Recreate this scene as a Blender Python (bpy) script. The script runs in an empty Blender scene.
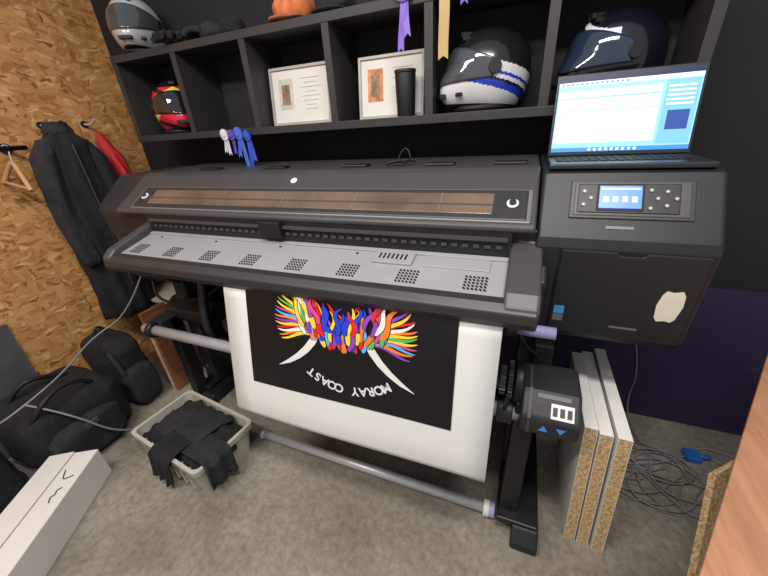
import bpy, bmesh, math, random
from mathutils import Vector, Matrix, noise
random.seed(7)
sc=bpy.context.scene
try:
    sc.view_settings.view_transform='Standard'
except Exception: pass

# ---------------------------------------------------------------- materials
def lin(c):
    out=[]
    for v in c:
        v=v/255.0
        out.append(v/12.92 if v<=0.04045 else ((v+0.055)/1.055)**2.4)
    return tuple(out)+(1.0,)
MC={}
def mat(name,c,rough=0.5,metal=0.0,var=0.12,scale=12.0,bump=0.0,bscale=60,emit=0.0,coat=0.0):
    if name in MC: return MC[name]
    m=bpy.data.materials.new(name); m.use_nodes=True
    nt=m.node_tree; N=nt.nodes; L=nt.links
    b=N['Principled BSDF']
    col=lin(c)
    b.inputs['Roughness'].default_value=rough
    b.inputs['Metallic'].default_value=metal
    if coat: b.inputs['Coat Weight'].default_value=coat
    tc=N.new('ShaderNodeTexCoord')
    nz=N.new('ShaderNodeTexNoise'); nz.inputs['Scale'].default_value=scale; nz.inputs['Detail'].default_value=5
    L.new(tc.outputs['Object'],nz.inputs['Vector'])
    cr=N.new('ShaderNodeValToRGB')
    cr.color_ramp.elements[0].position=0.3; cr.color_ramp.elements[1].position=0.7
    cr.color_ramp.elements[0].color=tuple(x*(1-var) for x in col[:3])+(1,)
    cr.color_ramp.elements[1].color=tuple(min(1,x*(1+var)) for x in col[:3])+(1,)
    L.new(nz.outputs['Fac'],cr.inputs['Fac'])
    L.new(cr.outputs['Color'],b.inputs['Base Color'])
    if emit:
        L.new(cr.outputs['Color'],b.inputs['Emission Color'])
        b.inputs['Emission Strength'].default_value=emit
    if bump:
        n2=N.new('ShaderNodeTexNoise'); n2.inputs['Scale'].default_value=bscale; n2.inputs['Detail'].default_value=4
        L.new(tc.outputs['Object'],n2.inputs['Vector'])
        bp=N.new('ShaderNodeBump'); bp.inputs['Strength'].default_value=bump; bp.inputs['Distance'].default_value=0.01
        L.new(n2.outputs['Fac'],bp.inputs['Height']); L.new(bp.outputs['Normal'],b.inputs['Normal'])
    MC[name]=m; return m

def mat_osb(name):
    m=bpy.data.materials.new(name); m.use_nodes=True
    nt=m.node_tree; N=nt.nodes; L=nt.links; b=N['Principled BSDF']; b.inputs['Roughness'].default_value=0.7
    tc=N.new('ShaderNodeTexCoord')
    def layer(scl,ang):
        mp=N.new('ShaderNodeMapping'); mp.inputs['Scale'].default_value=scl; mp.inputs['Rotation'].default_value=(ang,0,0)
        nz=N.new('ShaderNodeTexNoise'); nz.inputs['Scale'].default_value=9; nz.inputs['Detail'].default_value=5
        L.new(tc.outputs['Object'],nz.inputs['Vector'])
        ad=N.new('ShaderNodeVectorMath'); ad.operation='MULTIPLY_ADD'
        ad.inputs[1].default_value=(0.11,0.11,0.11)
        L.new(nz.outputs['Color'],ad.inputs[0]); L.new(tc.outputs['Object'],ad.inputs[2])
        L.new(ad.outputs[0],mp.inputs['Vector'])
        v=N.new('ShaderNodeTexVoronoi'); v.inputs['Scale'].default_value=1.0
        L.new(mp.outputs[0],v.inputs['Vector'])
        return v
    v1=layer((14,15,44),0.6); v2=layer((14,46,15),-0.45); v3=layer((11,21,80),1.2)
    def ramp(v,cs):
        sx=N.new('ShaderNodeSeparateColor'); L.new(v.outputs['Color'],sx.inputs[0])
        cr=N.new('ShaderNodeValToRGB'); cr.color_ramp.elements[0].color=lin(cs[0]); cr.color_ramp.elements[1].color=lin(cs[-1])
        for i,c in enumerate(cs[1:-1]):
            e=cr.color_ramp.elements.new((i+1)/(len(cs)-1)); e.color=lin(c)
        L.new(sx.outputs[0],cr.inputs['Fac']); return cr,sx
    cs=[(134,84,42),(186,132,76),(204,152,92),(170,114,60),(220,176,120)]
    r1,s1=ramp(v1,cs); r2,s2=ramp(v2,cs); r3,s3=ramp(v3,cs)
    def gt(s,t):
        g=N.new('ShaderNodeMath'); g.operation='GREATER_THAN'; g.inputs[1].default_value=t; L.new(s.outputs[1],g.inputs[0]); return g
    mx=N.new('ShaderNodeMixRGB'); L.new(gt(s2,0.5).outputs[0],mx.inputs[0]); L.new(r1.outputs[0],mx.inputs[1]); L.new(r2.outputs[0],mx.inputs[2])
    my=N.new('ShaderNodeMixRGB'); L.new(gt(s3,0.6).outputs[0],my.inputs[0]); L.new(mx.outputs[0],my.inputs[1]); L.new(r3.outputs[0],my.inputs[2])
    L.new(my.outputs[0],b.inputs['Base Color'])
    bp=N.new('ShaderNodeBump'); bp.inputs['Strength'].default_value=0.3; bp.inputs['Distance'].default_value=0.004
    L.new(s1.outputs[0],bp.inputs['Height']); L.new(bp.outputs[0],b.inputs['Normal'])
    return m

def mat_ramp(name,coords_scale,stops,rough=0.8,detail=8,scale2=None,stops2=None,bump=0.15):
    m=bpy.data.materials.new(name); m.use_nodes=True
    nt=m.node_tree; N=nt.nodes; L=nt.links; b=N['Principled BSDF']; b.inputs['Roughness'].default_value=rough
    tc=N.new('ShaderNodeTexCoord'); mp=N.new('ShaderNodeMapping'); mp.inputs['Scale'].default_value=coords_scale
    L.new(tc.outputs['Object'],mp.inputs['Vector'])
    nz=N.new('ShaderNodeTexNoise'); nz.inputs['Scale'].default_value=1; nz.inputs['Detail'].default_value=detail; nz.inputs['Roughness'].default_value=0.68
    L.new(mp.outputs[0],nz.inputs['Vector'])
    cr=N.new('ShaderNodeValToRGB')
    cr.color_ramp.elements[0].position=stops[0][0]; cr.color_ramp.elements[0].color=lin(stops[0][1])
    cr.color_ramp.elements[1].position=stops[-1][0]; cr.color_ramp.elements[1].color=lin(stops[-1][1])
    for p,c in stops[1:-1]:
        e=cr.color_ramp.elements.new(p); e.color=lin(c)
    L.new(nz.outputs['Fac'],cr.inputs['Fac'])
    out=cr.outputs[0]
    if scale2:
        n2=N.new('ShaderNodeTexNoise'); n2.inputs['Scale'].default_value=scale2; n2.inputs['Detail'].default_value=9; n2.inputs['Roughness'].default_value=0.65
        L.new(tc.outputs['Object'],n2.inputs['Vector'])
        c2=N.new('ShaderNodeValToRGB'); c2.color_ramp.elements[0].position=stops2[0][0]; c2.color_ramp.elements[0].color=lin(stops2[0][1])
        c2.color_ramp.elements[1].position=stops2[1][0]; c2.color_ramp.elements[1].color=lin(stops2[1][1])
        L.new(n2.outputs['Fac'],c2.inputs['Fac'])
        mx=N.new('ShaderNodeMixRGB'); mx.blend_type='MULTIPLY'; mx.inputs[0].default_value=1
        L.new(out,mx.inputs[1]); L.new(c2.outputs[0],mx.inputs[2]); out=mx.outputs[0]
    L.new(out,b.inputs['Base Color'])
    bp=N.new('ShaderNodeBump'); bp.inputs['Strength'].default_value=bump; bp.inputs['Distance'].default_value=0.004
    L.new(nz.outputs['Fac'],bp.inputs['Height']); L.new(bp.outputs[0],b.inputs['Normal'])
    return m

M_osb=mat_osb('osb_board')
M_conc=mat_ramp('concrete',(38,38,38),[(0.25,(112,106,96)),(0.5,(146,140,129)),(0.75,(170,164,153))],0.6,12,2.2,[(0.38,(206,203,198)),(0.60,(250,249,247))],0.10)
M_chip=mat_ramp('chipboard',(90,90,90),[(0.35,(146,112,72)),(0.5,(200,168,122)),(0.65,(230,204,162))],0.85,4)
M_tabw=mat_ramp('table_wood',(30,2.5,4),[(0.3,(156,108,80)),(0.5,(178,128,97)),(0.7,(192,144,112))],0.5,6,bump=0.03)
M_brownw=mat_ramp('brown_wood',(6,6,40),[(0.3,(112,68,44)),(0.7,(160,108,72))],0.5,5)
M_blk=mat('printer_black',(42,41,43),0.45,var=0.06)
M_blk2=mat('printer_dark',(24,24,26),0.45,var=0.06)
M_body=mat('printer_body_black',(25,26,32),0.5,var=0.06)
M_gry=mat('printer_charcoal',(64,62,64),0.45,var=0.05)
M_edge=mat('printer_grey_edge',(104,102,104),0.4,var=0.04)
M_deep=mat('deep_black',(8,8,9),0.6)
M_sil=mat('silver_plate',(160,160,162),0.42,metal=0.25,var=0.05,scale=4)
M_steel=mat('steel_tube',(200,200,204),0.35,metal=0.35,var=0.05)
M_glass=mat('lid_window',(104,84,70),0.22,var=0.3,scale=5)
M_white=mat('white_plastic',(225,225,225),0.4,var=0.03)
M_paper=mat('white_vinyl',(222,222,220),0.45,var=0.015,scale=3)
M_ink=mat('black_ink',(16,14,16),0.35,var=0.1)
M_shelf=mat('shelf_black',(46,44,45),0.55,var=0.12,scale=6)
M_shelfin=mat('shelf_back',(32,30,32),0.7,var=0.15)
M_wallk=mat('wall_black',(19,19,26),0.75,var=0.2,scale=2)
M_wallp=mat('wall_purple',(44,31,66),0.75,var=0.2,scale=2)
M_card=mat('white_card',(216,213,208),0.7,var=0.04,scale=5)
M_lam=mat('beige_laminate',(190,178,160),0.6,var=0.05,scale=8)
M_cloth=mat('black_fabric',(21,21,24),0.9,var=0.35,scale=30,bump=0.5,bscale=90)
M_cloth2=mat('charcoal_fabric',(34,34,38),0.9,var=0.3,scale=25,bump=0.5,bscale=120)
M_red=mat('red_fabric',(176,34,38),0.8,var=0.2,scale=20)
M_crate=mat('grey_crate_plastic',(178,174,162),0.5,var=0.06)
M_cable=mat('grey_cable',(128,128,128),0.5)
M_blue=mat('blue_plastic',(28,98,180),0.4)
M_lav=mat('lavender_plastic',(158,160,205),0.4)
M_rub=mat('rubber_black',(14,14,15),0.6)

# ---------------------------------------------------------------- helpers
def link(o,parent=None):
    sc.collection.objects.link(o)
    if parent: o.parent=parent
    return o
def grp(name):
    e=bpy.data.objects.new(name,None); e.empty_display_size=0.05; sc.collection.objects.link(e); return e
def mesh(name,vs,fs,m,parent=None,bevel=0,smooth=False,seg=2,mats=None,mi=None):
    me=bpy.data.meshes.new(name); me.from_pydata([tuple(v) for v in vs],[],fs)
    bm=bmesh.new(); bm.from_mesh(me); bmesh.ops.recalc_face_normals(bm,faces=bm.faces); bm.to_mesh(me); bm.free()
    for mm in (mats or [m]): me.materials.append(mm)
    if mi:
        for p,i in zip(me.polygons,mi): p.material_index=i
    if smooth:
        for p in me.polygons: p.use_smooth=True
    o=bpy.data.objects.new(name,me); link(o,parent)
    if bevel:
        b=o.modifiers.new('bevel','BEVEL'); b.width=bevel; b.segments=seg; b.limit_method='ANGLE'; b.angle_limit=math.radians(40)
    return o
BF=[(0,3,2,1),(4,5,6,7),(0,1,5,4),(1,2,6,5),(2,3,7,6),(3,0,4,7)]
def bx(lo,hi):
    x0,y0,z0=lo; x1,y1,z1=hi
    return [(x0,y0,z0),(x1,y0,z0),(x1,y1,z0),(x0,y1,z0),(x0,y0,z1),(x1,y0,z1),(x1,y1,z1),(x0,y1,z1)],list(BF)
def box(name,lo,hi,m,parent=None,bevel=0.0,seg=2):
    v,f=bx(lo,hi)
    return mesh(name,v,f,m,parent,bevel,seg=seg)
def boxes(name,lst,m,parent=None,bevel=0):
    V=[];F=[]
    for lo,hi in lst:
        v,f=bx(lo,hi); n=len(V); V+=v; F+=[tuple(i+n for i in q) for q in f]
    return mesh(name,V,F,m,parent,bevel)
def prism(name,prof,x0,x1,m,parent=None,bevel=0.0,seg=3):
    n=len(prof); v=[(x0,y,z) for y,z in prof]+[(x1,y,z) for y,z in prof]
    f=[tuple(range(n)),tuple(range(2*n-1,n-1,-1))]+[(i,(i+1)%n,n+(i+1)%n,n+i) for i in range(n)]
    return mesh(name,v,f,m,parent,bevel,seg=seg)
def cyl(name,a,b,r,m,parent=None,r2=None,n=28,bevel=0.0):
    a=Vector(a);b=Vector(b); r2=r if r2 is None else r2
    d=(b-a).normalized(); u=d.orthogonal().normalized(); w=d.cross(u)
    v=[];
    for c,rr in ((a,r),(b,r2)):
        for i in range(n):
            t=2*math.pi*i/n; v.append(c+u*rr*math.cos(t)+w*rr*math.sin(t))
    f=[tuple(range(n)),tuple(range(2*n-1,n-1,-1))]+[(i,(i+1)%n,n+(i+1)%n,n+i) for i in range(n)]
    o=mesh(name,v,f,m,parent,bevel)
    for p in o.data.polygons:
        if len(p.vertices)==4: p.use_smooth=True
    return o
def gear(name,x0,x1,c,r,m,parent,teeth=28,d=0.005):
    V=[];n=teeth*4
    for x in (x0,x1):
        for i in range(n):
            t=2*math.pi*i/n; rr=r if (i%4)<2 else r-d
            V.append((x,c[0]+rr*math.cos(t),c[1]+rr*math.sin(t)))
    f=[tuple(range(n)),tuple(range(2*n-1,n-1,-1))]+[(i,(i+1)%n,n+(i+1)%n,n+i) for i in range(n)]
    return mesh(name,V,f,m,parent)
def tube(name,pts,r,m,parent=None,cyclic=False,res=4):
    c=bpy.data.curves.new(name,'CURVE'); c.dimensions='3D'; c.bevel_depth=r; c.bevel_resolution=res; c.use_fill_caps=True
    s=c.splines.new('NURBS'); s.points.add(len(pts)-1)
    for p,q in zip(s.points,pts): p.co=(*q,1)
    s.order_u=3; s.use_endpoint_u=True; s.use_cyclic_u=cyclic; s.resolution_u=6
    c.materials.append(m); o=bpy.data.objects.new(name,c); link(o,parent); return o
def blob(name,c,size,m,parent=None,amp=0.03,freq=5,p=0.55,rotz=0,seed=0,nu=48,nv=28,flat=True):
    V=[];F=[]
    def sp(x,e): return math.copysign(abs(x)**e,x)
    R=Matrix.Rotation(rotz,3,'Z')
    for j in range(nv+1):
        ph=-math.pi/2+math.pi*j/nv
        for i in range(nu):
            th=2*math.pi*i/nu
            q=Vector((sp(math.cos(ph),p)*sp(math.cos(th),p)*size[0]/2, sp(math.cos(ph),p)*sp(math.sin(th),p)*size[1]/2, sp(math.sin(ph),p)*size[2]/2))
            w=R@q+Vector(c)
            n=noise.noise_vector(w*freq+Vector((seed,0,0)))+0.5*noise.noise_vector(w*freq*2.7+Vector((0,seed,0)))
            w=w+n*amp
            if flat: w.z=max(w.z,c[2]-size[2]/2+0.001)
            V.append(w)
    for j in range(nv):
        for i in range(nu):
            F.append((j*nu+i,j*nu+(i+1)%nu,(j+1)*nu+(i+1)%nu,(j+1)*nu+i))
    return mesh(name,V,F,m,parent,smooth=True)
def loft(name,rings,m,parent=None,n=40,fold=0.1,fk=9,seed=0,sub=5,cap=True):
    R=[]
    for k in range(len(rings)-1):
        for s in range(sub):
            t=s/sub; t2=t*t*(3-2*t)
            R.append([a+(b-a)*(t2 if i>2 else t) for i,(a,b) in enumerate(zip(rings[k],rings[k+1]))])
    R.append(list(rings[-1]))
    V=[];F=[]
    for j,(cx,cy,cz,rx,ry) in enumerate(R):
        g=j/(len(R)-1)
        for i in range(n):
            th=2*math.pi*i/n
            f=1+fold*(0.3+0.7*g)*(math.sin(fk*th+seed+2*math.sin(cz*5+seed))*0.5+noise.noise(Vector((math.cos(th)*2+seed,math.sin(th)*2,cz*5)))*1.2)
            V.append((cx+rx*f*math.cos(th),cy+ry*f*math.sin(th),cz+0.01*noise.noise(Vector((th*2,seed,cz*3)))))
    for j in range(len(R)-1):
        for i in range(n):
            F.append((j*n+i,j*n+(i+1)%n,(j+1)*n+(i+1)%n,(j+1)*n+i))
    if cap: F.append(tuple(range(n))); F.append(tuple(range(len(V)-n,len(V))))
    return mesh(name,V,F,m,parent,smooth=True)

# ---------------------------------------------------------------- room
WX=-2.44; WY=1.68
box('floor',(WX-0.1,-3.0,-0.1),(3.2,WY+0.1,0.0),M_conc)
box('wall_left',(WX-0.1,-3.0,0.0),(WX,WY,2.9),M_osb)
wb=grp('wall_back')
box('black_paint',(WX-0.1,WY,0.78),(3.2,WY+0.1,2.9),M_wallk,wb)
box('purple_paint',(WX-0.1,WY,0.0),(3.2,WY+0.1,0.78),M_wallp,wb)

# ---------------------------------------------------------------- shelf
sh=grp('cube_shelf_unit')
SY=1.42; PX=[-2.06,-1.63,-1.205,-0.786,-0.37,0.035,0.452]
T=0.032; Z0,Z1,Z2,Z3=1.485,1.517,1.862,1.894
box('bottom_board',(PX[0]-T/2,SY,Z0),(PX[-1]+T/2,WY-0.001,Z1),M_shelf,sh,0.002)
box('top_board',(PX[0]-T/2,SY,Z2),(PX[-1]+T/2,WY-0.001,Z3),M_shelf,sh,0.002)
for i,x in enumerate(PX):
    box('divider_%d'%(i+1),(x-T/2,SY+0.002,Z1),(x+T/2,WY-0.002,Z2),M_shelf,sh,0.001)
box('back_panel',(PX[0],WY-0.012,Z1),(PX[-1],WY-0.002,Z2),M_shelfin,sh)

# ---------------------------------------------------------------- printer
pr=grp('large_format_printer')
XL,XR=-2.02,0.485
LX=0.05
L0=(1.0,1.207); L1=(1.2,1.336)
prism('lid_cover',[L0,(1.19,1.333),(1.22,1.343),(1.60,1.345),(1.60,1.18),(1.03,1.18),(1.0,1.19)],-1.80,LX,M_gry,pr,0.008)
prism('rear_beam',[(1.035,1.19),(1.58,1.19),(1.58,0.90),(1.15,0.88),(0.97,0.95),(0.97,1.05),(1.035,1.10)],-1.85,LX+0.05,M_blk2,pr,0.01)
prism('left_end_cover',[(1.03,1.20),(1.19,1.330),(1.22,1.338),(1.59,1.338),(1.59,0.86),(1.12,0.84),(1.07,0.90),(1.045,1.12)],XL,-1.785,M_blk,pr,0.03,5)
prism('left_lower_housing',[(0.98,1.08),(1.3,1.08),(1.3,0.80),(1.06,0.80),(0.99,0.86)],-1.86,-1.63,M_body,pr,0.015)
def lid(X,s,off=0.0):
    y=L0[0]+(L1[0]-L0[0])*s; z=L0[1]+(L1[1]-L0[1])*s
    n=Vector((0,-(L1[1]-L0[1]),(L1[0]-L0[0]))).normalized()
    return Vector((X,y,z))+n*off
def slab(name,fn,x0,x1,s0,s1,o0,o1,m,parent,bevel=0):
    v=[fn(x0,s0,o0),fn(x1,s0,o0),fn(x1,s1,o0),fn(x0,s1,o0),fn(x0,s0,o1),fn(x1,s0,o1),fn(x1,s1,o1),fn(x0,s1,o1)]
    return mesh(name,v,list(BF),m,parent,bevel)
slab('window_frame',lid,-1.70,0.035,0.05,0.62,-0.004,0.006,M_edge,pr,0.006)
slab('window_frame_inner',lid,-1.688,0.023,0.075,0.595,-0.004,0.009,M_blk,pr,0.005)
slab('window_glass',lid,-1.60,-0.075,0.16,0.52,0.0,0.0105,M_glass,pr,0.002)
for i in range(5):
    x=-1.48+i*0.31
    slab('window_rib_%d'%i,lid,x,x+0.004,0.16,0.52,0.0,0.0112,M_edge,pr)
slab('window_print_rail',lid,-1.60,-0.075,0.30,0.33,0.0,0.0112,M_gry,pr)
for i,x in enumerate((-1.645,-0.02)):
    cyl('latch_dial_%d'%i,lid(x,0.34,0.009),lid(x,0.34,0.014),0.017,M_white,pr)
    cyl('latch_knob_%d'%i,lid(x,0.34,0.014),lid(x,0.34,0.022),0.010,M_blk,pr)
cyl('badge',lid(-0.86,0.80,0.0),lid(-0.86,0.80,0.005),0.014,M_white,pr)
boxes('recess_strip',[((-1.60,1.005,1.105),(-0.01,1.04,1.19))],M_blk2,pr)
lst=[]
for i in range(46):
    x=-1.56+i*0.0335; lst.append(((x,0.998,1.137),(x+0.018,1.008,1.147)))
boxes('strip_teeth',lst,M_gry,pr)
boxes('strip_rail',[((-1.58,0.992,1.162),(-0.02,1.006,1.172))],M_gry,pr)
box('carriage_cover',(-0.93,0.975,1.13),(-0.83,1.01,1.19),M_deep,pr,0.004)
S0=(0.83,1.060); S1=(1.03,1.110)
def plate(X,s,off=0.0):
    y=S0[0]+(S1[0]-S0[0])*s; z=S0[1]+(S1[1]-S0[1])*s
    n=Vector((0,-(S1[1]-S0[1]),(S1[0]-S0[0]))).normalized()
    return Vector((X,y,z))+n*off
slab('front_plate',plate,-1.60,-0.012,0.0,1.0,-0.012,0.0,M_sil,pr,0.002)
slab('plate_lip',plate,-1.60,-0.012,0.80,1.0,0.0,0.006,M_sil,pr,0.002)
V=[];F=[]
for k in range(8):
    cx=-0.09-0.205*k
    for r in range(5):
        for c in range(6):
            x=cx-0.033+c*0.0115; s=0.10+r*0.065
            n=len(V); V+=[plate(x,s,0.0012),plate(x+0.007,s,0.0012),plate(x+0.0025,s+0.045,0.0012),plate(x-0.0045,s+0.045,0.0012)]; F.append((n,n+1,n+2,n+3))
mesh('plate_vents',V,F,M_deep,pr)
slab('plate_sensor_cover',plate,-0.44,-0.30,0.50,0.82,0.0,0.008,M_sil,pr,0.002)
slab('plate_label_cover',plate,-0.27,-0.06,0.52,0.80,0.0,0.004,M_sil,pr,0.002)
V=[];F=[]
for c in range(7):
    x=-0.42+c*0.015; n=len(V)
    V+=[plate(x,0.6,0.0095),plate(x+0.006,0.6,0.0095),plate(x+0.006,0.74,0.0095),plate(x,0.74,0.0095)]; F.append((n,n+1,n+2,n+3))
mesh('sensor_slots',V,F,M_deep,pr)
for i in range(5):
    cyl('plate_screw_%d'%i,plate(-1.5+i*0.33,0.72,0.0),plate(-1.5+i*0.33,0.72,0.002),0.005,M_deep,pr,n=10)
prism('front_lip',[(0.832,1.066),(0.800,1.062),(0.778,1.045),(0.775,1.02),(0.79,0.995),(0.83,0.982),(0.97,0.985),(1.0,1.04),(0.832,1.04)],-1.635,0.075,M_blk,pr,0.006)
arm=[(0.785,1.02),(0.785,1.055),(0.82,1.085),(1.03,1.150),(1.06,1.19),(1.06,1.0),(0.90,0.985)]
prism('right_arm',arm,-0.012,0.078,M_gry,pr,0.010)
prism('left_arm',arm,-1.650,-1.60,M_gry,pr,0.010)
# right housing
R0=(1.02,1.177); R1=(1.13,1.335)
prism('right_housing',[R0,R1,(1.155,1.345),(1.60,1.345),(1.60,0.86),(1.12,0.82),(1.05,0.835),(1.032,0.87),(1.012,1.15)],LX+0.005,XR,M_body,pr,0.014,5)
def rf(X,s,off=0.0):
    y=R0[0]+(R1[0]-R0[0])*s; z=R0[1]+(R1[1]-R0[1])*s
    n=Vector((0,-(R1[1]-R0[1]),(R1[0]-R0[0]))).normalized()
    return Vector((X,y,z))+n*off
slab('control_bezel',rf,0.132,0.418,0.30,0.88,-0.002,0.004,M_blk,pr,0.004)
slab('control_panel',rf,0.142,0.408,0.34,0.85,0.0,0.006,M_gry,pr,0.003)
slab('control_face',rf,0.150,0.385,0.38,0.82,0.0,0.008,M_blk2,pr,0.003)
M_lcd=mat('lcd_blue',(50,105,230),0.3,var=0.1,scale=30,emit=0.8)
M_lcdw=mat('lcd_icons',(180,205,250),0.3,var=0.02,emit=0.8)
slab('control_display_rim',rf,0.196,0.306,0.41,0.81,0.004,0.0095,M_deep,pr,0.002)
slab('control_display',rf,0.202,0.300,0.45,0.78,0.004,0.0105,M_lcd,pr)
for i in range(4):
    slab('display_icon_%d'%i,rf,0.212+i*0.022,0.224+i*0.022,0.54,0.62,0.006,0.0112,M_lcdw,pr)
slab('display_bar',rf,0.206,0.296,0.72,0.745,0.006,0.0112,M_lcdw,pr)
for i,(x,s) in enumerate([(0.335,0.6),(0.355,0.7),(0.355,0.5),(0.375,0.6),(0.32,0.72),(0.165,0.7),(0.165,0.5),(0.182,0.6),(0.32,0.46)]):
    cyl('control_button_%d'%i,rf(x,s,0.007),rf(x,s,0.011),0.0055,M_edge,pr,n=16)
    cyl('control_button_mark_%d'%i,rf(x,s,0.011),rf(x,s,0.0114),0.0022,M_white,pr,n=10)
slab('brand_strip',rf,0.225,0.290,0.16,0.20,0.0,0.002,M_edge,pr)
def rd(X,z,off):
    t=(1.15-z)/0.28; return Vector((X,1.012+0.02*t-off,z))
def quadplate(name,pts,o0,o1,m,parent,bevel=0):
    n=len(pts); v=[rd(x,z,o0) for x,z in pts]+[rd(x,z,o1) for x,z in pts]
    f=[tuple(range(n)),tuple(range(2*n-1,n-1,-1))]+[(i,(i+1)%n,n+(i+1)%n,n+i) for i in range(n)]
    return mesh(name,v,f,m,parent,bevel)
quadplate('service_door_gap',[(0.122,0.862),(0.470,0.862),(0.470,1.152),(0.122,1.152)],-0.002,0.004,M_deep,pr,0.002)
quadplate('service_door',[(0.126,0.866),(0.466,0.866),(0.466,1.148),(0.33,1.148),(0.322,1.138),(0.268,1.138),(0.26,1.148),(0.126,1.148)],0.0,0.010,M_body,pr,0.004)
M_stk=mat('cream_sticker',(216,212,196),0.6,var=0.05)
st=[(0.390,1.034),(0.397,1.046),(0.412,1.043),(0.432,1.048),(0.440,1.034),(0.443,1.0),(0.436,0.958),(0.428,0.948),(0.414,0.951),(0.396,0.947),(0.388,0.960),(0.384,1.0)]
quadplate('cream_sticker',st,0.009,0.0115,M_stk,pr)
quadplate('energy_label',[(0.135,0.935),(0.163,0.935),(0.163,0.962),(0.135,0.962)],0.009,0.0115,mat('sticker_blue',(60,140,200),0.5),pr)
quadplate('energy_label_low',[(0.135,0.908),(0.163,0.908),(0.163,0.932),(0.135,0.932)],0.009,0.0115,M_edge,pr)
quadplate('model_strip',[(0.29,0.905),(0.36,0.905),(0.36,0.911),(0.29,0.911)],0.009,0.0112,M_edge,pr)
boxes('connector_label',[((-1.80,0.976,0.90),(-1.74,0.984,0.935))],M_white,pr)
boxes('connector_label_blue',[((-1.795,0.972,0.905),(-1.765,0.978,0.93))],M_blue,pr)
boxes('connector_ports',[((-1.72+i*0.03,0.974,0.90),(-1.70+i*0.03,0.984,0.925)) for i in range(3)],M_deep,pr)
for i,x in enumerate((-1.5,-1.1,-0.7,-0.35,-0.1)):
    box('top_hinge_%d'%i,(x,1.28,1.343),(x+0.11,1.33,1.353),M_blk2,pr,0.003)
# stand
for nm,x,y0 in (('right',0.155,0.79),('left',-1.66,0.95)):
    prism(nm+'_foot',[(y0,0.0),(y0,0.03),(y0+0.05,0.075),(1.52,0.075),(1.58,0.03),(1.58,0.0)],x-0.045,x+0.05,M_blk2,pr,0.008)
    box(nm+'_leg_post',(x-0.10,1.10,0.07),(x-0.01,1.26,0.90),M_blk,pr,0.008)
    box(nm+'_leg_plate',(x-0.10,1.02,0.06),(x-0.0,1.36,0.10),M_blk2,pr,0.006)
    for j in range(3): cyl(nm+'_leg_bolt_%d'%j,(x-0.055,1.10,0.20+j*0.22),(x-0.055,1.092,0.20+j*0.22),0.010,M_edge,pr,n=12)
box('cross_beam',(-1.70,1.16,0.30),(0.10,1.22,0.40),M_blk2,pr,0.005)
box('rear_cross_beam',(-1.70,1.16,0.78),(0.10,1.22,0.86),M_blk2,pr,0.005)
box('take_up_post',(0.06,0.88,0.06),(0.125,0.96,0.66),M_blk2,pr,0.006)
box('take_up_post_base',(0.05,0.84,0.06),(0.20,1.10,0.09),M_blk2,pr,0.006)
box('take_up_post_left',(-1.76,0.98,0.03),(-1.70,1.05,0.62),M_blk2,pr,0.006)
cyl('take_up_spindle',(-1.79,0.90,0.595),(0.075,0.90,0.595),0.026,M_steel,pr)
cyl('spindle_stop_left',(-1.74,0.90,0.595),(-1.71,0.90,0.595),0.042,M_blk2,pr)
box('spindle_bracket_left',(-1.79,0.925,0.54),(-1.70,1.05,0.625),M_blk,pr,0.008)
gear('take_up_gear_small',0.004,0.022,(0.93,0.70),0.050,M_gry,pr,22)
gear('take_up_gear_large',0.030,0.044,(0.94,0.70),0.064,M_blk,pr,34)
cyl('take_up_flange',(0.050,0.94,0.70),(0.075,0.94,0.70),0.068,M_blk2,pr,bevel=0.003)
cyl('take_up_cap',(0.004,0.93,0.70),(-0.008,0.93,0.70),0.022,M_edge,pr)
cyl('take_up_cap_core',(-0.008,0.93,0.70),(-0.013,0.93,0.70),0.010,M_blue,pr)
cyl('spindle_clamp',(0.005,0.90,0.595),(0.055,0.90,0.595),0.040,M_blk,pr,bevel=0.004)
tube('clamp_lever',[(0.03,0.88,0.63),(0.03,0.85,0.67),(0.035,0.84,0.72)],0.008,M_blk2,pr)
prism('take_up_motor',[(0.83,0.60),(0.835,0.655),(0.90,0.715),(1.03,0.725),(1.03,0.57),(0.86,0.565)],0.075,0.245,M_blk,pr,0.012,4)
prism('motor_side_rib',[(0.826,0.60),(0.831,0.657),(0.90,0.720),(1.0,0.728),(1.0,0.715),(0.90,0.70),(0.845,0.65),(0.845,0.60)],0.095,0.105,M_gry,pr)
def mf(X,s,off):
    a=Vector((X,0.835,0.655)); b=Vector((X,0.90,0.715)); n=Vector((0,-0.06,0.065)).normalized()
    return a+(b-a)*s+n*off
slab('motor_keypad',mf,0.160,0.224,0.10,0.62,0.0,0.003,M_white,pr,0.001)
for i in range(3):
    slab('motor_key_%d'%i,mf,0.165+i*0.020,0.178+i*0.020,0.20,0.50,0.0,0.0042,M_gry,pr)
slab('motor_top_label',mf,0.12,0.215,0.74,0.90,0.0,0.002,M_edge,pr,0.001)
mesh('motor_arrows',[(0.13,0.829,0.615),(0.158,0.829,0.615),(0.144,0.830,0.638),(0.178,0.829,0.638),(0.206,0.829,0.638),(0.192,0.829,0.615)],[(0,1,2),(3,5,4)],mat('arrow_blue',(80,140,220),0.4),pr)
box('cable_chain',(0.10,1.02,0.45),(0.16,1.10,0.80),M_blk2,pr,0.006)
tube('motor_cable',[(0.15,1.02,0.66),(0.12,1.03,0.76),(0.06,1.0,0.80),(0.03,1.05,0.88)],0.006,M_rub,pr)
cyl('media_spindle_end',(0.03,0.955,0.895),(0.145,0.955,0.895),0.019,M_lav,pr)
cyl('media_spindle_hub',(-0.02,0.955,0.895),(0.035,0.955,0.895),0.03,M_blk2,pr)
box('media_spindle_holder',(-0.01,0.94,0.88),(0.05,1.2,0.98),M_blk2,pr,0.005)
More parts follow.
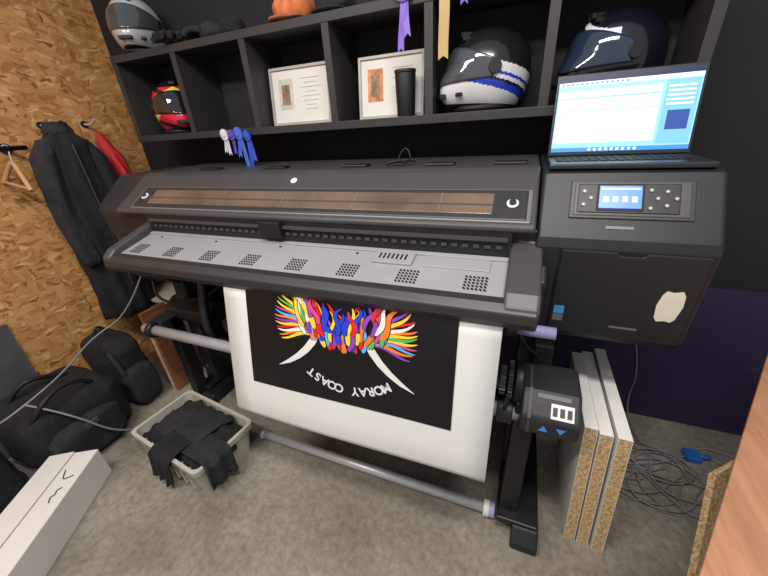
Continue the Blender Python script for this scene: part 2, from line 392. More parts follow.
prism('loader_tray',[(1.02,0.60),(1.03,0.65),(1.10,0.69),(1.30,0.69),(1.30,0.58),(1.04,0.575)],-1.80,-1.45,M_blk2,pr,0.012)
boxes('loader_tray_ribs',[((-1.77+i*0.08,1.10,0.688),(-1.75+i*0.08,1.28,0.70)) for i in range(4)],M_blk,pr)
tube('loader_cable',[(-1.8,1.04,0.82),(-1.75,0.98,0.76),(-1.62,0.98,0.72),(-1.5,1.04,0.74),(-1.4,1.1,0.78),(-1.38,1.12,0.85)],0.007,M_rub,pr)
tube('arm_hinge_left',[(-1.42,1.05,0.90),(-1.40,0.98,0.75),(-1.38,0.95,0.60),(-1.36,1.0,0.45),(-1.40,1.15,0.35)],0.022,M_blk2,pr)
tb=grp('media_tube')
cyl('tube_body',(-1.14,0.895,0.032),(0.0,0.895,0.032),0.021,M_steel,tb)
cyl('end_ring',(0.0,0.895,0.032),(0.025,0.895,0.032),0.032,M_white,tb,bevel=0.004)
cyl('end_cap',(0.025,0.895,0.032),(0.045,0.895,0.032),0.030,M_lav,tb,bevel=0.003)
cyl('end_ring_far',(-1.16,0.895,0.032),(-1.14,0.895,0.032),0.026,M_steel,tb,bevel=0.004)

# ---------------------------------------------------------------- banner
bn=grp('printed_banner')
path=[]
for i in range(9):
    t=i/8; path.append((0.80-0.11*t,1.02-0.52*t))
for i in range(1,13):
    a=math.pi+math.pi*0.92*i/12; path.append((0.745+0.055*math.cos(a),0.5+0.055*math.sin(a)))
path+= [(0.83,0.55),(0.868,0.595)]
X0,X1=-0.985,-0.005
V=[];F=[];nx=12
for j,(y,z) in enumerate(path):
    for i in range(nx+1):
        x=X0+(X1-X0)*i/nx; V.append((x,y+0.004*math.sin(x*5+z*4),z))
for j in range(len(path)-1):
    for i in range(nx):
        a=j*(nx+1)+i; F.append((a,a+1,a+nx+2,a+nx+1))
vin=mesh('vinyl_sheet',V,F,M_paper,bn,smooth=True)
so=vin.modifiers.new('thick','SOLIDIFY'); so.thickness=0.001; so.offset=1
def pp(X,Z,off):
    y=0.80-(1.02-Z)*(0.11/0.52)+0.004*math.sin(X*5+Z*4); return Vector((X,y-off,Z))
V=[];F=[];nx=14;nz=8
for j in range(nz+1):
    for i in range(nx+1):
        V.append(pp(-0.88+0.76*i/nx,0.64+0.375*j/nz,0.0025))
for j in range(nz):
    for i in range(nx):
        a=j*(nx+1)+i; F.append((a,a+1,a+nx+2,a+nx+1))
mesh('black_print_area',V,F,M_ink,bn,smooth=True)
cols={'r':(222,38,38),'o':(244,124,40),'y':(250,208,60),'b':(40,64,210),'c':(80,180,238),'g':(90,180,90),'p':(140,66,190),'w':(238,232,225),'m':(220,70,130),'k':(16,14,16)}
inks={k:mat('ink_'+k,c,0.4,var=0.02) for k,c in cols.items()}
CX=-0.495
def lock(name,x0,z0,x1,z1,amp,ph,w,k,off,curl=0.0):
    d=Vector((x1-x0,0,z1-z0)); L=d.length; d.normalize(); nn=Vector((-d.z,0,d.x))
    for lay,(ink,gr) in enumerate((('k',1.0),(k,0.0))):
        V=[];F=[];n=22
        for i in range(n+1):
            t=i/n
            c=Vector((x0,0,z0))+d*L*t+nn*(amp*math.sin(2*math.pi*t*0.9+ph)*(0.25+0.75*t)+curl*t*t)
            ww=w*(math.sin(math.pi*min(1,t*0.74+0.20))**0.8)*(1-0.25*t)
            if i==n: ww=0.0004
            if i==0: ww=w*0.25
            ww+=gr*0.0026
            for sg in (-1,1):
                q=c+nn*ww*sg; V.append(pp(q.x,min(q.z,1.016),off+lay*0.0003))
        for i in range(n): F.append((2*i,2*i+1,2*i+3,2*i+2))
        mesh(name+('_outline' if lay==0 else ''),V,F,inks[ink],bn)
k=0
side=['y','o','w','r','y','p','o','c','m','y','g']
# sweeping outer hair (ears): long curved strokes
for s in (-1,1):
    for i in range(12):
        t=i/11
        x0=CX+s*(0.085+0.045*t); z0=0.870+0.03*t
        x1=CX+s*(0.185+0.065*math.sin(math.pi*(0.30+0.6*t))); z1=0.875+0.15*t
        lock('ear_lock_%d'%k,x0,z0,x1,z1,0.012*s,random.uniform(-.4,.8),0.0075,side[(i+(0 if s<0 else 5))%11],0.0034+0.00008*i,-0.026*s); k+=1
order=list(range(17)); random.shuffle(order)
mid=['r','b','r','r','b','o','r','b','y','r','p','b','c']
for row,(zb_,num,ln) in enumerate(((0.0,17,0.165),(0.012,13,0.14),(0.030,12,0.125),(0.055,10,0.10))):
    idx=list(range(num)); random.shuffle(idx)
    for q,i in enumerate(idx):
        t=-1+2*i/(num-1)+random.uniform(-.05,.05)
        x0=CX+(0.150-0.012*row)*t; z0=0.828+0.058*abs(t)**2.0+zb_+random.uniform(-.005,.005)
        x1=x0+0.045*t+random.uniform(-.035,.035); z1=z0+ln*random.uniform(.75,1.05)
        if abs(t)>0.66: col=random.choice(['y','o','c','p','w','g','m','r'])
        else: col=random.choice(mid)
        lock('fringe_lock_%d'%k,x0,z0,x1,z1,random.choice((-1,1))*random.uniform(.010,.020),random.uniform(-.6,1.4),random.uniform(.0075,.0115),col,0.0046+0.0009*row+0.00005*q); k+=1
def tusk(name,s):
    pts=[(0.095,0.872),(0.112,0.846),(0.138,0.814),(0.172,0.784),(0.212,0.757),(0.255,0.736)]
    V=[];F=[]; ws=[0.012,0.0135,0.0125,0.0105,0.0075,0.0006]
    for i,(x,z) in enumerate(pts):
        for sg in (-1,1):
            V.append(pp(CX+s*(x+0.7*ws[i]*sg),z+0.7*ws[i]*sg,0.0038))
    for i in range(5): F.append((2*i,2*i+1,2*i+3,2*i+2))
    mesh(name,V,F,M_paper,bn)
tusk('horn_a',-1); tusk('horn_b',1)
txt='MORAY COAST'; R=0.25; C=Vector((-0.475,0,0.958))
for i,ch in enumerate(txt):
    if ch==' ': continue
    ph=math.radians(32-64*i/(len(txt)-1))
    cx=C.x+R*math.sin(ph); cz=C.z-R*math.cos(ph)
    cu=bpy.data.curves.new('letter','FONT'); cu.body=ch; cu.size=0.044; cu.align_x='CENTER'; cu.extrude=0.0002; cu.offset=0.0009
    cu.materials.append(M_paper)
    o=bpy.data.objects.new('letter_%d'%i,cu); link(o,bn)
    n=Vector((0,-0.978,0.207)).normalized()
    up=Vector((math.sin(ph),0,-math.cos(ph))); up=(up-n*up.dot(n)).normalized(); rt=up.cross(n)
    m=Matrix((rt,up,n)).transposed().to_4x4(); m.translation=pp(cx,cz,0.004)
    o.matrix_world=m

# ---------------------------------------------------------------- laptop
lp=grp('laptop')
M_lap=mat('laptop_shell',(52,54,60),0.35,metal=0.4,var=0.04)
box('base',(0.068,1.135,1.345),(0.460,1.335,1.360),M_lap,lp,0.004)
boxes('keys',[((0.09+c*0.023,1.19+r*0.024,1.360),(0.109+c*0.023,1.209+r*0.024,1.3625)) for r in range(5) for c in range(15)],M_deep,lp)
O=Vector((0.070,1.33,1.362)); RX=Vector((0.387,0,0)); UP=Vector((0,0.055,0.237))
SN=RX.cross(UP).normalized()
def scr(u,v,off): return O+RX*u+UP*v+SN*off
def sq(name,u0,u1,v0,v1,o0,o1,m,b=0):
    v=[scr(u0,v0,o0),scr(u1,v0,o0),scr(u1,v1,o0),scr(u0,v1,o0),scr(u0,v0,o1),scr(u1,v0,o1),scr(u1,v1,o1),scr(u0,v1,o1)]
    return mesh(name,v,list(BF),m,lp,b)
sq('lid',0,1,0,1,-0.010,0,M_lap,0.003)
def em(n,c,e): return mat(n,c,0.4,var=0.02,emit=e)
sq('screen',0.02,0.98,0.05,0.965,0,0.0008,em('scr_bg',(130,185,220),0.75))
sq('title_bar',0.02,0.98,0.90,0.965,0.0008,0.0012,em('scr_dark',(24,36,70),0.4))
sq('tool_bar',0.02,0.98,0.85,0.90,0.0008,0.0012,em('scr_tool',(195,212,230),0.75))
for i in range(14): sq('tool_icon_%d'%i,0.04+i*0.035,0.055+i*0.035,0.862,0.888,0.0012,0.0014,em('scr_toolicon',(90,130,180),0.5))
sq('main_page',0.03,0.74,0.16,0.80,0.0008,0.0012,em('scr_page',(196,230,228),0.78))
sq('page_strip',0.03,0.74,0.70,0.715,0.0012,0.0014,em('scr_line',(120,165,190),0.6))
sq('page_grid',0.03,0.74,0.55,0.558,0.0012,0.0014,em('scr_line',(120,165,190),0.6))
sq('side_panel',0.76,0.97,0.12,0.84,0.0008,0.0012,em('scr_side',(110,170,215),0.65))
sq('side_thumb',0.80,0.94,0.28,0.50,0.0012,0.0015,em('scr_thumb',(40,70,140),0.6))
for i in range(5): sq('side_row_%d'%i,0.78,0.95,0.56+i*0.05,0.58+i*0.05,0.0012,0.0014,em('scr_row',(215,228,240),0.7))
sq('task_bar',0.02,0.98,0.05,0.10,0.0008,0.0012,em('scr_task',(60,130,200),0.6))
for i in range(9): sq('task_icon_%d'%i,0.30+i*0.04,0.32+i*0.04,0.06,0.09,0.0012,0.0014,em('scr_icon',(230,230,240),0.7))

tl=grp('hand_tool')
tube('handle_a',[(-0.50,1.33,1.355),(-0.46,1.30,1.365),(-0.42,1.28,1.36)],0.006,M_rub,tl)
tube('handle_b',[(-0.50,1.27,1.355),(-0.46,1.30,1.37),(-0.40,1.33,1.36)],0.006,M_rub,tl)
tube('wire',[(-0.46,1.30,1.365),(-0.45,1.31,1.40),(-0.42,1.31,1.41),(-0.41,1.30,1.375)],0.003,M_rub,tl)

# ---------------------------------------------------------------- helmets
HN=[0]
def helmet(name,c,yaw,cols3,visor,pat,scale=1.0):
    HN[0]+=1; key='helmet%d_'%HN[0]
    g=grp(name)
    ms=[mat(key+'c%d'%i,cc,0.22,var=0.03,coat=0.5) for i,cc in enumerate(cols3)]+[mat(key+'visor',visor,0.08,var=0.05,coat=1.0),M_rub]
    V=[];F=[];MI=[];na=160;ne=84; e0=-52
    Rz=Matrix.Rotation(yaw,3,'Z'); h0=0.1096
    def pt(az,el):
        ca,sa=math.cos(az),math.sin(az); ce,se=math.cos(el),math.sin(el)
        chin=max(0,ca)**3*max(0,-se+0.15)*0.075
        ridge=max(0,-ca)**2*max(0,se-0.2)*(1-se)*0.06
        return Vector(((0.150+chin+ridge)*ca*ce**0.85, 0.120*sa*ce**0.85, 0.135*se+ (0.012*max(0,-se)*ca)))
    def put(p): return Rz@(p*scale)+Vector((c[0],c[1],c[2]+h0*scale+0.008*scale))
    for j in range(ne+1):
        el=math.radians(e0+(90-e0)*j/ne)
        for i in range(na):
            az=-math.pi+2*math.pi*i/na
            V.append(put(pt(az,min(el,math.pi/2-1e-4))))
    for j in range(ne):
        eld=e0+(90-e0)*(j+0.5)/ne
        for i in range(na):
            azd=-180+360*(i+0.5)/na
            F.append((j*na+i,j*na+(i+1)%na,(j+1)*na+(i+1)%na,(j+1)*na+i))
            MI.append(4 if eld<e0+5 else pat(azd,eld))
    F.append(tuple(range(na))); MI.append(4)
    mesh('shell',V,F,None,g,smooth=True,mats=ms,mi=MI)
    V=[];F=[];n1=30;n2=12
    for j in range(n2+1):
        v=j/n2
        for i in range(n1+1):
            u=-1+2*i/n1; az=math.radians(80*u); lo=-14+6*abs(u); hi=36-22*abs(u)**2
            el=math.radians(lo+(hi-lo)*v); V.append(put(pt(az,el)*1.025+Vector((0.003,0,0))))
    for j in range(n2):
        for i in range(n1):
            a=j*(n1+1)+i; F.append((a,a+1,a+n1+2,a+n1+1))
    vo=mesh('visor',V,F,ms[3],g,smooth=True); s=vo.modifiers.new('t','SOLIDIFY'); s.thickness=0.004; s.offset=-1
    for sgn in (-1,1):
        p=pt(math.radians(80*sgn),math.radians(4))
        cyl('visor_pivot_%d'%sgn,put(p*0.98),put(p*1.06),0.022*scale,ms[4],g,n=20,bevel=0.002)
    for nm,aa,ee,d in (('chin_vent',0,-32,(0.012,0.03,0.008)),('top_vent',0,60,(0.025,0.014,0.008)),('chin_vent_side',35,-30,(0.01,0.014,0.006)),('brow_vent',25,48,(0.016,0.008,0.006))):
        a=pt(math.radians(aa),math.radians(ee))
        v,f=bx((-d[0],-d[1],-d[2]),d); mesh(nm,[put(Vector(q)+a) for q in v],f,ms[4],g,0.003)
    pts=[put(Vector((0.02+0.098*math.cos(t*math.pi/12),0.083*math.sin(t*math.pi/12),-0.108))) for t in range(24)]
    tube('neck_roll',pts,0.010*scale,M_rub,g,cyclic=True)
    return g
zb=Z1+0.001
def patA(a,e):
    s=math.sin(math.radians(abs(a)*1.4+e*3)); s2=math.sin(math.radians(a*2+e*5))
    if e>48: return 2
    if s>0.6: return 1
    return 2 if s2>0.85 else 0
def patB(a,e):
    q=e+(abs(a)-90)*0.28
    if q>10: return 0
    if -24<q<-15 or (-6<q<-2 and abs(a)>70): return 2
    if -15<=q<=-11: return 0
    return 1
def patC(a,e):
    q=e+26*math.sin(math.radians(a*1.2+20))
    if (50<q<58 and -150<a<60) or (-30<q<-16 and abs(a)>50): return 1
    return 0
def patD(a,e): return 1 if -4<e-12*math.cos(math.radians(a*2))<6 else 0
helmet('motorcycle_helmet',(-1.83,1.535,zb),math.radians(-38),[(214,36,66),(222,220,60),(24,24,28)],(22,22,26),patA,1.0)
helmet('motorcycle_helmet',(-0.17,1.56,zb),math.radians(-152),[(26,26,30),(214,214,216),(34,58,180)],(70,72,78),patB,1.06)
helmet('motorcycle_helmet',(0.245,1.565,zb),math.radians(-152),[(16,19,30),(205,210,220),(26,28,34)],(34,46,66),patC,1.05)
helmet('motorcycle_helmet',(-1.95,1.54,Z3+0.001),math.radians(-60),[(176,176,178),(110,110,116),(190,190,192)],(60,62,66),patD,0.98)

# framed certificates
def frame(name,x0,x1,z0,h,y,pic):
    g=grp(name); lean=0.03; key=str(x0)
    def P(u,v,o): return Vector((x0+(x1-x0)*u,y+lean*v-o,z0+h*v))
    def q(nm,u0,u1,v0,v1,o0,o1,m):
        v=[P(u0,v0,o0),P(u1,v0,o0),P(u1,v1,o0),P(u0,v1,o0),P(u0,v0,o1),P(u1,v0,o1),P(u1,v1,o1),P(u0,v1,o1)]
        mesh(nm,v,list(BF),m,g)
    mf_=mat('frame_pale',(170,166,160),0.4)
    q('backing',0,1,0,1,0,0.008,M_card)
    q('rail_bottom',0,1,0,0.045,0.008,0.016,mf_); q('rail_top',0,1,0.955,1,0.008,0.016,mf_)
    q('rail_left',0,0.035,0.045,0.955,0.008,0.016,mf_); q('rail_right',0.965,1,0.045,0.955,0.008,0.016,mf_)
    q('picture',0.14,0.38,0.28,0.80,0.008,0.0095,pic)
    q('picture_core',0.19,0.33,0.36,0.70,0.0095,0.0102,mat('pic_core'+key,(140,110,86),0.6,var=0.5,scale=40))
    for i in range(8):
        w=(0.30,0.22,0.34,0.18,0.30,0.26,0.16,0.22)[i]
        q('line_%d'%i,0.68-w/2,0.68+w/2,0.78-i*0.075,0.787-i*0.075,0.008,0.0092,mat('text_grey',(150,148,146),0.6))
frame('framed_certificate',-1.175,-0.85,zb,0.240,1.52,mat('pic_grey',(196,190,182),0.6,var=0.2,scale=30))
frame('framed_certificate',-0.705,-0.415,zb,0.232,1.52,mat('pic_orange',(196,130,84),0.6,var=0.5,scale=30))
cup=grp('black_tumbler')
cyl('cup_body',(-0.475,1.465,zb),(-0.475,1.465,zb+0.150),0.036,M_rub,cup,r2=0.041,bevel=0.002)
cyl('cup_lid',(-0.475,1.465,zb+0.150),(-0.475,1.465,zb+0.162),0.043,M_blk,cup,bevel=0.003)

# ribbons
def rosette(name,x,z,c,r,tails,w=0.024,y=1.416):
    g=grp(name); m=mat('satin'+str(c),c,0.5,var=0.08,scale=20)
    for t,(dx,l) in enumerate(tails):
        V=[];F=[];n=10; yo=y-0.005-0.004*t
        for i in range(n+1):
            s=i/n; cx=x+dx*s+0.003*math.sin(s*5+t); yy=yo-0.003*math.sin(s*5+t*2); zz=z-l*s
            V+=[(cx-w/2,yy,zz-(0.012 if i==n else 0)),(cx,yy-0.001,zz),(cx+w/2,yy-0.002,zz-(0.012 if i==n else 0))]
        for i in range(n):
            a=3*i; F+= [(a,a+1,a+4,a+3),(a+1,a+2,a+5,a+4)]
        o=mesh('tail_%d'%t,V,F,m,g); s=o.modifiers.new('t','SOLIDIFY'); s.thickness=0.001
    V=[];F=[];n=40
    for i in range(n):
        t=2*math.pi*i/n; k=0.003 if i%2 else -0.003
        V+=[(x+r*0.45*math.cos(t),y-0.016,z+r*0.45*math.sin(t)),(x+r*math.cos(t),y-0.014+k,z+r*math.sin(t))]
    for i in range(n): F.append((2*i,2*i+1,(2*i+3)%(2*n),(2*i+2)%(2*n)))
    o=mesh('pleats',V,F,m,g); s=o.modifiers.new('t','SOLIDIFY'); s.thickness=0.0015
    cyl('button',(x,y,z),(x,y-0.020,z),r*0.45,m,g)
rosette('purple_rosette',-0.455,1.91,(128,98,196),0.040,[(-0.014,0.17),(0.014,0.13)])
rosette('gold_rosette',-0.315,1.915,(184,158,100),0.040,[(0.004,0.215)],0.036)
rosette('violet_rosette',-0.255,1.925,(112,84,188),0.034,[(0.012,0.08)])
rosette('white_rosette',-1.410,1.495,(206,206,222),0.026,[(-0.020,0.075),(0.012,0.085)],0.020)
rosette('purple_rosette',-1.365,1.492,(96,70,170),0.024,[(-0.004,0.08)],0.020)
rosette('blue_rosette',-1.320,1.497,(70,104,200),0.028,[(-0.024,0.10),(0.022,0.15)],0.024)
rosette('blue_rosette',-1.270,1.485,(50,84,186),0.024,[(-0.012,0.14),(0.022,0.11)],0.024)

def glove(name,c,yaw,s=1.0):
    g=grp(name); m=M_cloth2
    R=Matrix.Rotation(yaw,3,'Z')
    def w(p): return R@(Vector(p)*s)+Vector(c)
    blob('palm',tuple(w((0,0,0.028))),(0.11*s,0.10*s,0.055*s),m,g,0.008,20,0.7,yaw,3,28,16)
    blob('cuff',tuple(w((-0.09,0,0.035))),(0.10*s,0.09*s,0.07*s),M_cloth,g,0.006,20,0.7,yaw,5,28,16)
    for i,(y,l) in enumerate(((-0.036,0.06),(-0.012,0.078),(0.012,0.072),(0.036,0.052))):
        tube('finger_%d'%i,[w((0.035,y,0.03)),w((0.05+l*0.5,y*1.2,0.045)),w((0.05+l,y*1.3,0.02))],0.0115*s,m,g)
    tube('thumb',[w((-0.02,-0.04,0.03)),w((0.01,-0.07,0.035)),w((0.04,-0.085,0.02))],0.012*s,m,g)
zt=Z3+0.001
glove('leather_glove',(-1.66,1.50,zt),math.radians(-60),1.1)
glove('leather_glove',(-1.42,1.50,zt),math.radians(200),1.1)
cp=grp('orange_cap')
blob('crown',(-0.98,1.54,zt+0.05),(0.18,0.17,0.10),mat('orange_felt',(200,112,64),0.8,var=0.3,scale=25),cp,0.008,15,0.8)
blob('brim',(-0.98,1.46,zt+0.012),(0.16,0.10,0.022),mat('brown_felt',(150,92,62),0.8),cp,0.004,15,0.8)
cq=grp('grey_cap')
blob('crown',(-0.78,1.53,zt+0.045),(0.16,0.15,0.09),M_cloth2,cq,0.008,15,0.8,seed=4)
blob('brim',(-0.78,1.46,zt+0.012),(0.14,0.09,0.02),M_cloth2,cq,0.004,15,0.8)

# ---------------------------------------------------------------- jackets
rl=grp('clothes_rail')
cyl('bar',(-2.335,0.45,1.50),(-2.335,1.02,1.50),0.011,M_rub,rl)
for y in (0.55,0.98):
    cyl('bracket_%d'%int(y*100),(-2.441,y,1.50),(-2.335,y,1.50),0.008,M_rub,rl)
    cyl('flange_%d'%int(y*100),(-2.441,y,1.50),(-2.432,y,1.50),0.025,M_rub,rl)
hg=grp('wooden_hanger')
M_hang=mat('hanger_wood',(180,140,100),0.5)
tube('hook',[(-2.335,0.93,1.512),(-2.335,0.945,1.52),(-2.335,0.955,1.505),(-2.335,0.94,1.47),(-2.335,0.94,1.44)],0.003,M_steel,hg)
tube('shoulders',[(-2.20,0.90,1.31),(-2.27,0.92,1.40),(-2.335,0.94,1.44),(-2.37,0.93,1.42),(-2.41,0.90,1.35)],0.011,M_hang,hg)
tube('bar_rod',[(-2.205,0.905,1.315),(-2.30,0.905,1.33),(-2.41,0.905,1.35)],0.007,M_hang,hg)
for y in (1.17,1.38):
    hk=grp('coat_hook')
    cyl('flange',(-2.441,y,1.60),(-2.432,y,1.60),0.018,M_rub,hk)
    tube('peg',[(-2.434,y,1.60),(-2.36,y,1.585),(-2.33,y,1.62)],0.006,M_steel,hk)
jk=grp('black_jacket')
loft('body',[(-2.32,1.17,1.60,.02,.03),(-2.31,1.17,1.57,.05,.06),(-2.30,1.17,1.50,.075,.10),(-2.30,1.16,1.3,.09,.13),(-2.30,1.15,1.0,.10,.15),(-2.30,1.14,0.75,.10,.14),(-2.30,1.14,0.50,.09,.13)],M_cloth,jk,fold=0.24,seed=1)
loft('sleeve_near',[(-2.29,1.09,1.53,.03,.04),(-2.27,1.035,1.45,.05,.05),(-2.26,1.01,1.22,.045,.05),(-2.25,1.01,1.02,.045,.045),(-2.24,1.02,0.88,.04,.04)],M_cloth2,jk,n=24,fold=0.25,fk=4,seed=4)
loft('sleeve_far',[(-2.28,1.24,1.52,.03,.03),(-2.25,1.27,1.42,.045,.045),(-2.23,1.28,1.2,.05,.05),(-2.22,1.28,0.98,.045,.05),(-2.22,1.27,0.80,.045,.045)],M_cloth,jk,n=24,fold=0.25,fk=4,seed=8)
loft('collar',[(-2.31,1.17,1.56,.055,.07),(-2.31,1.17,1.61,.045,.05)],M_cloth2,jk,n=30,fold=0.1,seed=3,cap=False)
tube('zip',[(-2.215,1.16,1.50),(-2.20,1.155,1.3),(-2.19,1.15,1.0),(-2.19,1.14,0.7)],0.003,M_gry,jk)
rj=grp('red_jacket')
loft('body',[(-2.34,1.38,1.55,.015,.02),(-2.33,1.38,1.50,.03,.035),(-2.32,1.39,1.40,.055,.06),(-2.31,1.40,1.2,.065,.07),(-2.31,1.40,0.95,.06,.07)],M_red,rj,fold=0.2,seed=11)
loft('sleeve',[(-2.29,1.37,1.43,.025,.02),(-2.245,1.365,1.34,.035,.022),(-2.235,1.365,1.22,.035,.022),(-2.235,1.365,1.08,.03,.02)],M_red,rj,n=24,fold=0.2,fk=4,seed=13)

# ---------------------------------------------------------------- bags etc.
db=grp('duffel_bag')
blob('bag_body',(-2.18,0.55,0.185),(0.42,0.46,0.37),M_cloth,db,0.022,6,0.45,0.03,2)
blob('side_pocket',(-1.98,0.54,0.14),(0.12,0.32,0.22),M_cloth2,db,0.012,9,0.5,0.03,5)
tube('strap_a',[(-2.05,0.38,0.30),(-1.98,0.42,0.40),(-2.02,0.55,0.44),(-2.02,0.66,0.39),(-2.05,0.70,0.29)],0.012,M_rub,db)
tube('strap_b',[(-2.26,0.40,0.34),(-2.24,0.46,0.43),(-2.22,0.56,0.44),(-2.24,0.68,0.34)],0.012,M_rub,db)
boxes('buckle',[((-1.925,0.52,0.20),(-1.91,0.58,0.23))],M_gry,db,0.003)
bk=grp('backpack')
blob('pack_body',(-2.22,0.90,0.24),(0.34,0.20,0.48),M_cloth,bk,0.02,7,0.5,0.0,9)
blob('front_pocket',(-2.04,0.89,0.16),(0.09,0.17,0.26),M_cloth2,bk,0.010,9,0.6,0,3)
tube('haul_loop',[(-2.25,0.86,0.46),(-2.25,0.87,0.52),(-2.25,0.91,0.52),(-2.25,0.93,0.46)],0.008,M_rub,bk)
tube('shoulder_strap',[(-2.10,0.82,0.42),(-2.03,0.81,0.32),(-2.02,0.82,0.18),(-2.08,0.82,0.08)],0.013,M_cloth2,bk)
b3=grp('holdall_bag')
blob('bag_body',(-2.19,0.10,0.16),(0.38,0.38,0.32),M_cloth2,b3,0.022,6,0.5,0.05,12)
tube('handle',[(-2.06,0.0,0.28),(-1.99,0.03,0.36),(-1.99,0.15,0.36),(-2.06,0.20,0.28)],0.011,M_rub,b3)
gp=grp('grey_board')
v=[(-2.427,0.05,0.0),(-2.427,0.60,0.0),(-2.438,0.62,0.68),(-2.438,0.07,0.68),(-2.418,0.05,0.0),(-2.418,0.60,0.0),(-2.429,0.62,0.68),(-2.429,0.07,0.68)]
mesh('sheet',v,[(0,1,2,3),(7,6,5,4),(0,4,5,1),(1,5,6,2),(2,6,7,3),(3,7,4,0)],mat('grey_sheet',(76,78,80),0.6),gp)
lead=grp('power_lead')
tube('cord',[(-2.2,0.12,0.35),(-2.08,0.28,0.38),(-2.03,0.42,0.43),(-2.08,0.62,0.46),(-2.18,0.82,0.51),(-2.10,1.0,0.57),(-1.95,1.08,0.82)],0.0045,M_cable,lead)
tube('cord_loop',[(-2.03,0.42,0.43),(-1.92,0.5,0.33),(-1.87,0.6,0.1),(-1.86,0.75,0.006),(-1.8,0.9,0.006)],0.0045,M_cable,lead)

wbx=grp('white_cardboard_box')
ax=Vector((0.50,-0.866,0)).normalized(); pxv=Vector((0.866,0.50,0)).normalized()
Bc=Vector((-1.965,0.370,0.0)); Wd=0.215; Ln=0.55; Ht=0.165
def wp(a,b,z): return Bc+pxv*a+ax*b+Vector((0,0,z))
v=[wp(0,0,0),wp(Wd,0,0),wp(Wd,Ln,0),wp(0,Ln,0),wp(0,0,Ht),wp(Wd,0,Ht),wp(Wd,Ln,Ht),wp(0,Ln,Ht)]
mesh('carton',v,list(BF),M_card,wbx,0.004)
mesh('lid_flap',[wp(-0.002,0.0,Ht+0.001),wp(Wd*0.52,0.0,Ht+0.006),wp(Wd*0.52,Ln,Ht+0.006),wp(-0.002,Ln,Ht+0.001)],[(0,1,2,3)],M_card,wbx)
zz=Ht+0.003
tube('marker_l',[wp(0.135,0.10,zz),wp(0.145,0.13,zz),wp(0.155,0.15,zz),wp(0.18,0.14,zz),wp(0.19,0.135,zz)],0.0018,M_rub,wbx)
tube('marker_e',[wp(0.18,0.19,zz),wp(0.16,0.20,zz),wp(0.175,0.22,zz),wp(0.155,0.23,zz),wp(0.17,0.255,zz)],0.0018,M_rub,wbx)
# crate
cr=grp('plastic_crate')
cc=Vector((-1.415,0.715,0)); ang=math.radians(-7); Rz=Matrix.Rotation(ang,3,'Z')
def cw(x,y,z): return Rz@Vector((x,y,0))+cc+Vector((0,0,z))
cl,cd,chh=0.51,0.31,0.19
V=[];F=[]
def rr(l,d,z,r=0.03,n=5):
    pts=[]
    for sx,sy,a0 in ((1,1,0),(-1,1,90),(-1,-1,180),(1,-1,270)):
        for i in range(n+1):
            a=math.radians(a0+90*i/n); pts.append(cw(sx*(l/2-r)+r*math.cos(a),sy*(d/2-r)+r*math.sin(a),z))
    return pts
rings=[rr(cl-.05,cd-.04,0.001),rr(cl-.012,cd-.01,chh-.03),rr(cl+.016,cd+.016,chh-.03),rr(cl+.020,cd+.020,chh),rr(cl-.012,cd-.012,chh),rr(cl-.06,cd-.05,0.008)]
n=len(rings[0])
for r in rings: V+=r
for k in range(5):
    for i in range(n): F.append((k*n+i,k*n+(i+1)%n,(k+1)*n+(i+1)%n,(k+1)*n+i))
F.append(tuple(range(n-1,-1,-1))); F.append(tuple(range(5*n,6*n)))
mesh('tub',V,F,M_crate,cr)
for i in range(7):
    x=-0.18+i*0.06
    v,f=bx((x-0.004,-cd/2-0.004,0.035),(x+0.004,-cd/2+0.02,chh-0.03))
    mesh('rib_%d'%i,[cw(*q) for q in v],f,M_crate,cr)
v,f=bx((-0.05,-cd/2-0.007,chh-0.075),(0.05,-cd/2+0.005,chh-0.045)); mesh('hand_slot',[cw(*q) for q in v],f,M_deep,cr,0.003)
for s in (-1,1):
    v,f=bx((s*cl/2-0.012,-0.05,chh-0.075),(s*cl/2+0.002,0.05,chh-0.045)); mesh('end_handle_%d'%s,[cw(*q) for q in v],f,M_deep,cr,0.003)
cl_=grp('folded_black_clothes')
V=[];F=[];nx,ny=60,40
for j in range(ny+1):
    for i in range(nx+1):
        u=-1+2*i/nx; w=-1+2*j/ny
        e=max(abs(u),abs(w))
        z=chh-0.045+0.040*(1-e**4)+0.022*noise.noise(Vector((u*3,w*3,1)))+0.018*abs(noise.noise(Vector((u*7+w*3,w*6,4))))
        V.append(cw(u*(cl/2-0.022),w*(cd/2-0.022),z))
for j in range(ny):
    for i in range(nx):
        a=j*(nx+1)+i; F.append((a,a+1,a+nx+2,a+nx+1))
mesh('heap',V,F,M_cloth,cl_,smooth=True)
def drape(name,fn,prof,w0,w1,m,cols=24,seed=0):
    P=[]
    for k in range(len(prof)-1):
        for s in range(4):
            t=s/4; P.append(tuple(a+(b-a)*t for a,b in zip(prof[k],prof[k+1])))
    P.append(prof[-1]); V=[];F=[]
    for jj,(d,z) in enumerate(P):
        g=jj/(len(P)-1)
        for i in range(cols+1):
            t=i/cols; w=w0+(w1-w0)*t+0.015*g*math.sin(seed+g*3)
            V.append(fn(w,d+g*0.010*(1+math.sin(i*0.9+seed))+0.004*noise.noise(Vector((i*.5,g*6,seed))),z+0.008*g*math.sin(i*0.7+seed)))
    for j in range(len(P)-1):
        for i in range(cols):
            a=j*(cols+1)+i; F.append((a,a+1,a+cols+2,a+cols+1))
    o=mesh(name,V,F,m,cl_,smooth=True); s=o.modifiers.new('t','SOLIDIFY'); s.thickness=0.005; s.offset=0
drape('jacket_over_front',lambda w,d,z: cw(w,-d,z),[(0.02,chh+0.002),(0.10,chh+0.012),(0.155,chh+0.014),(0.182,chh-0.005),(0.184,0.13),(0.186,0.08),(0.190,0.04)],-0.05,0.10,M_cloth,20,1)
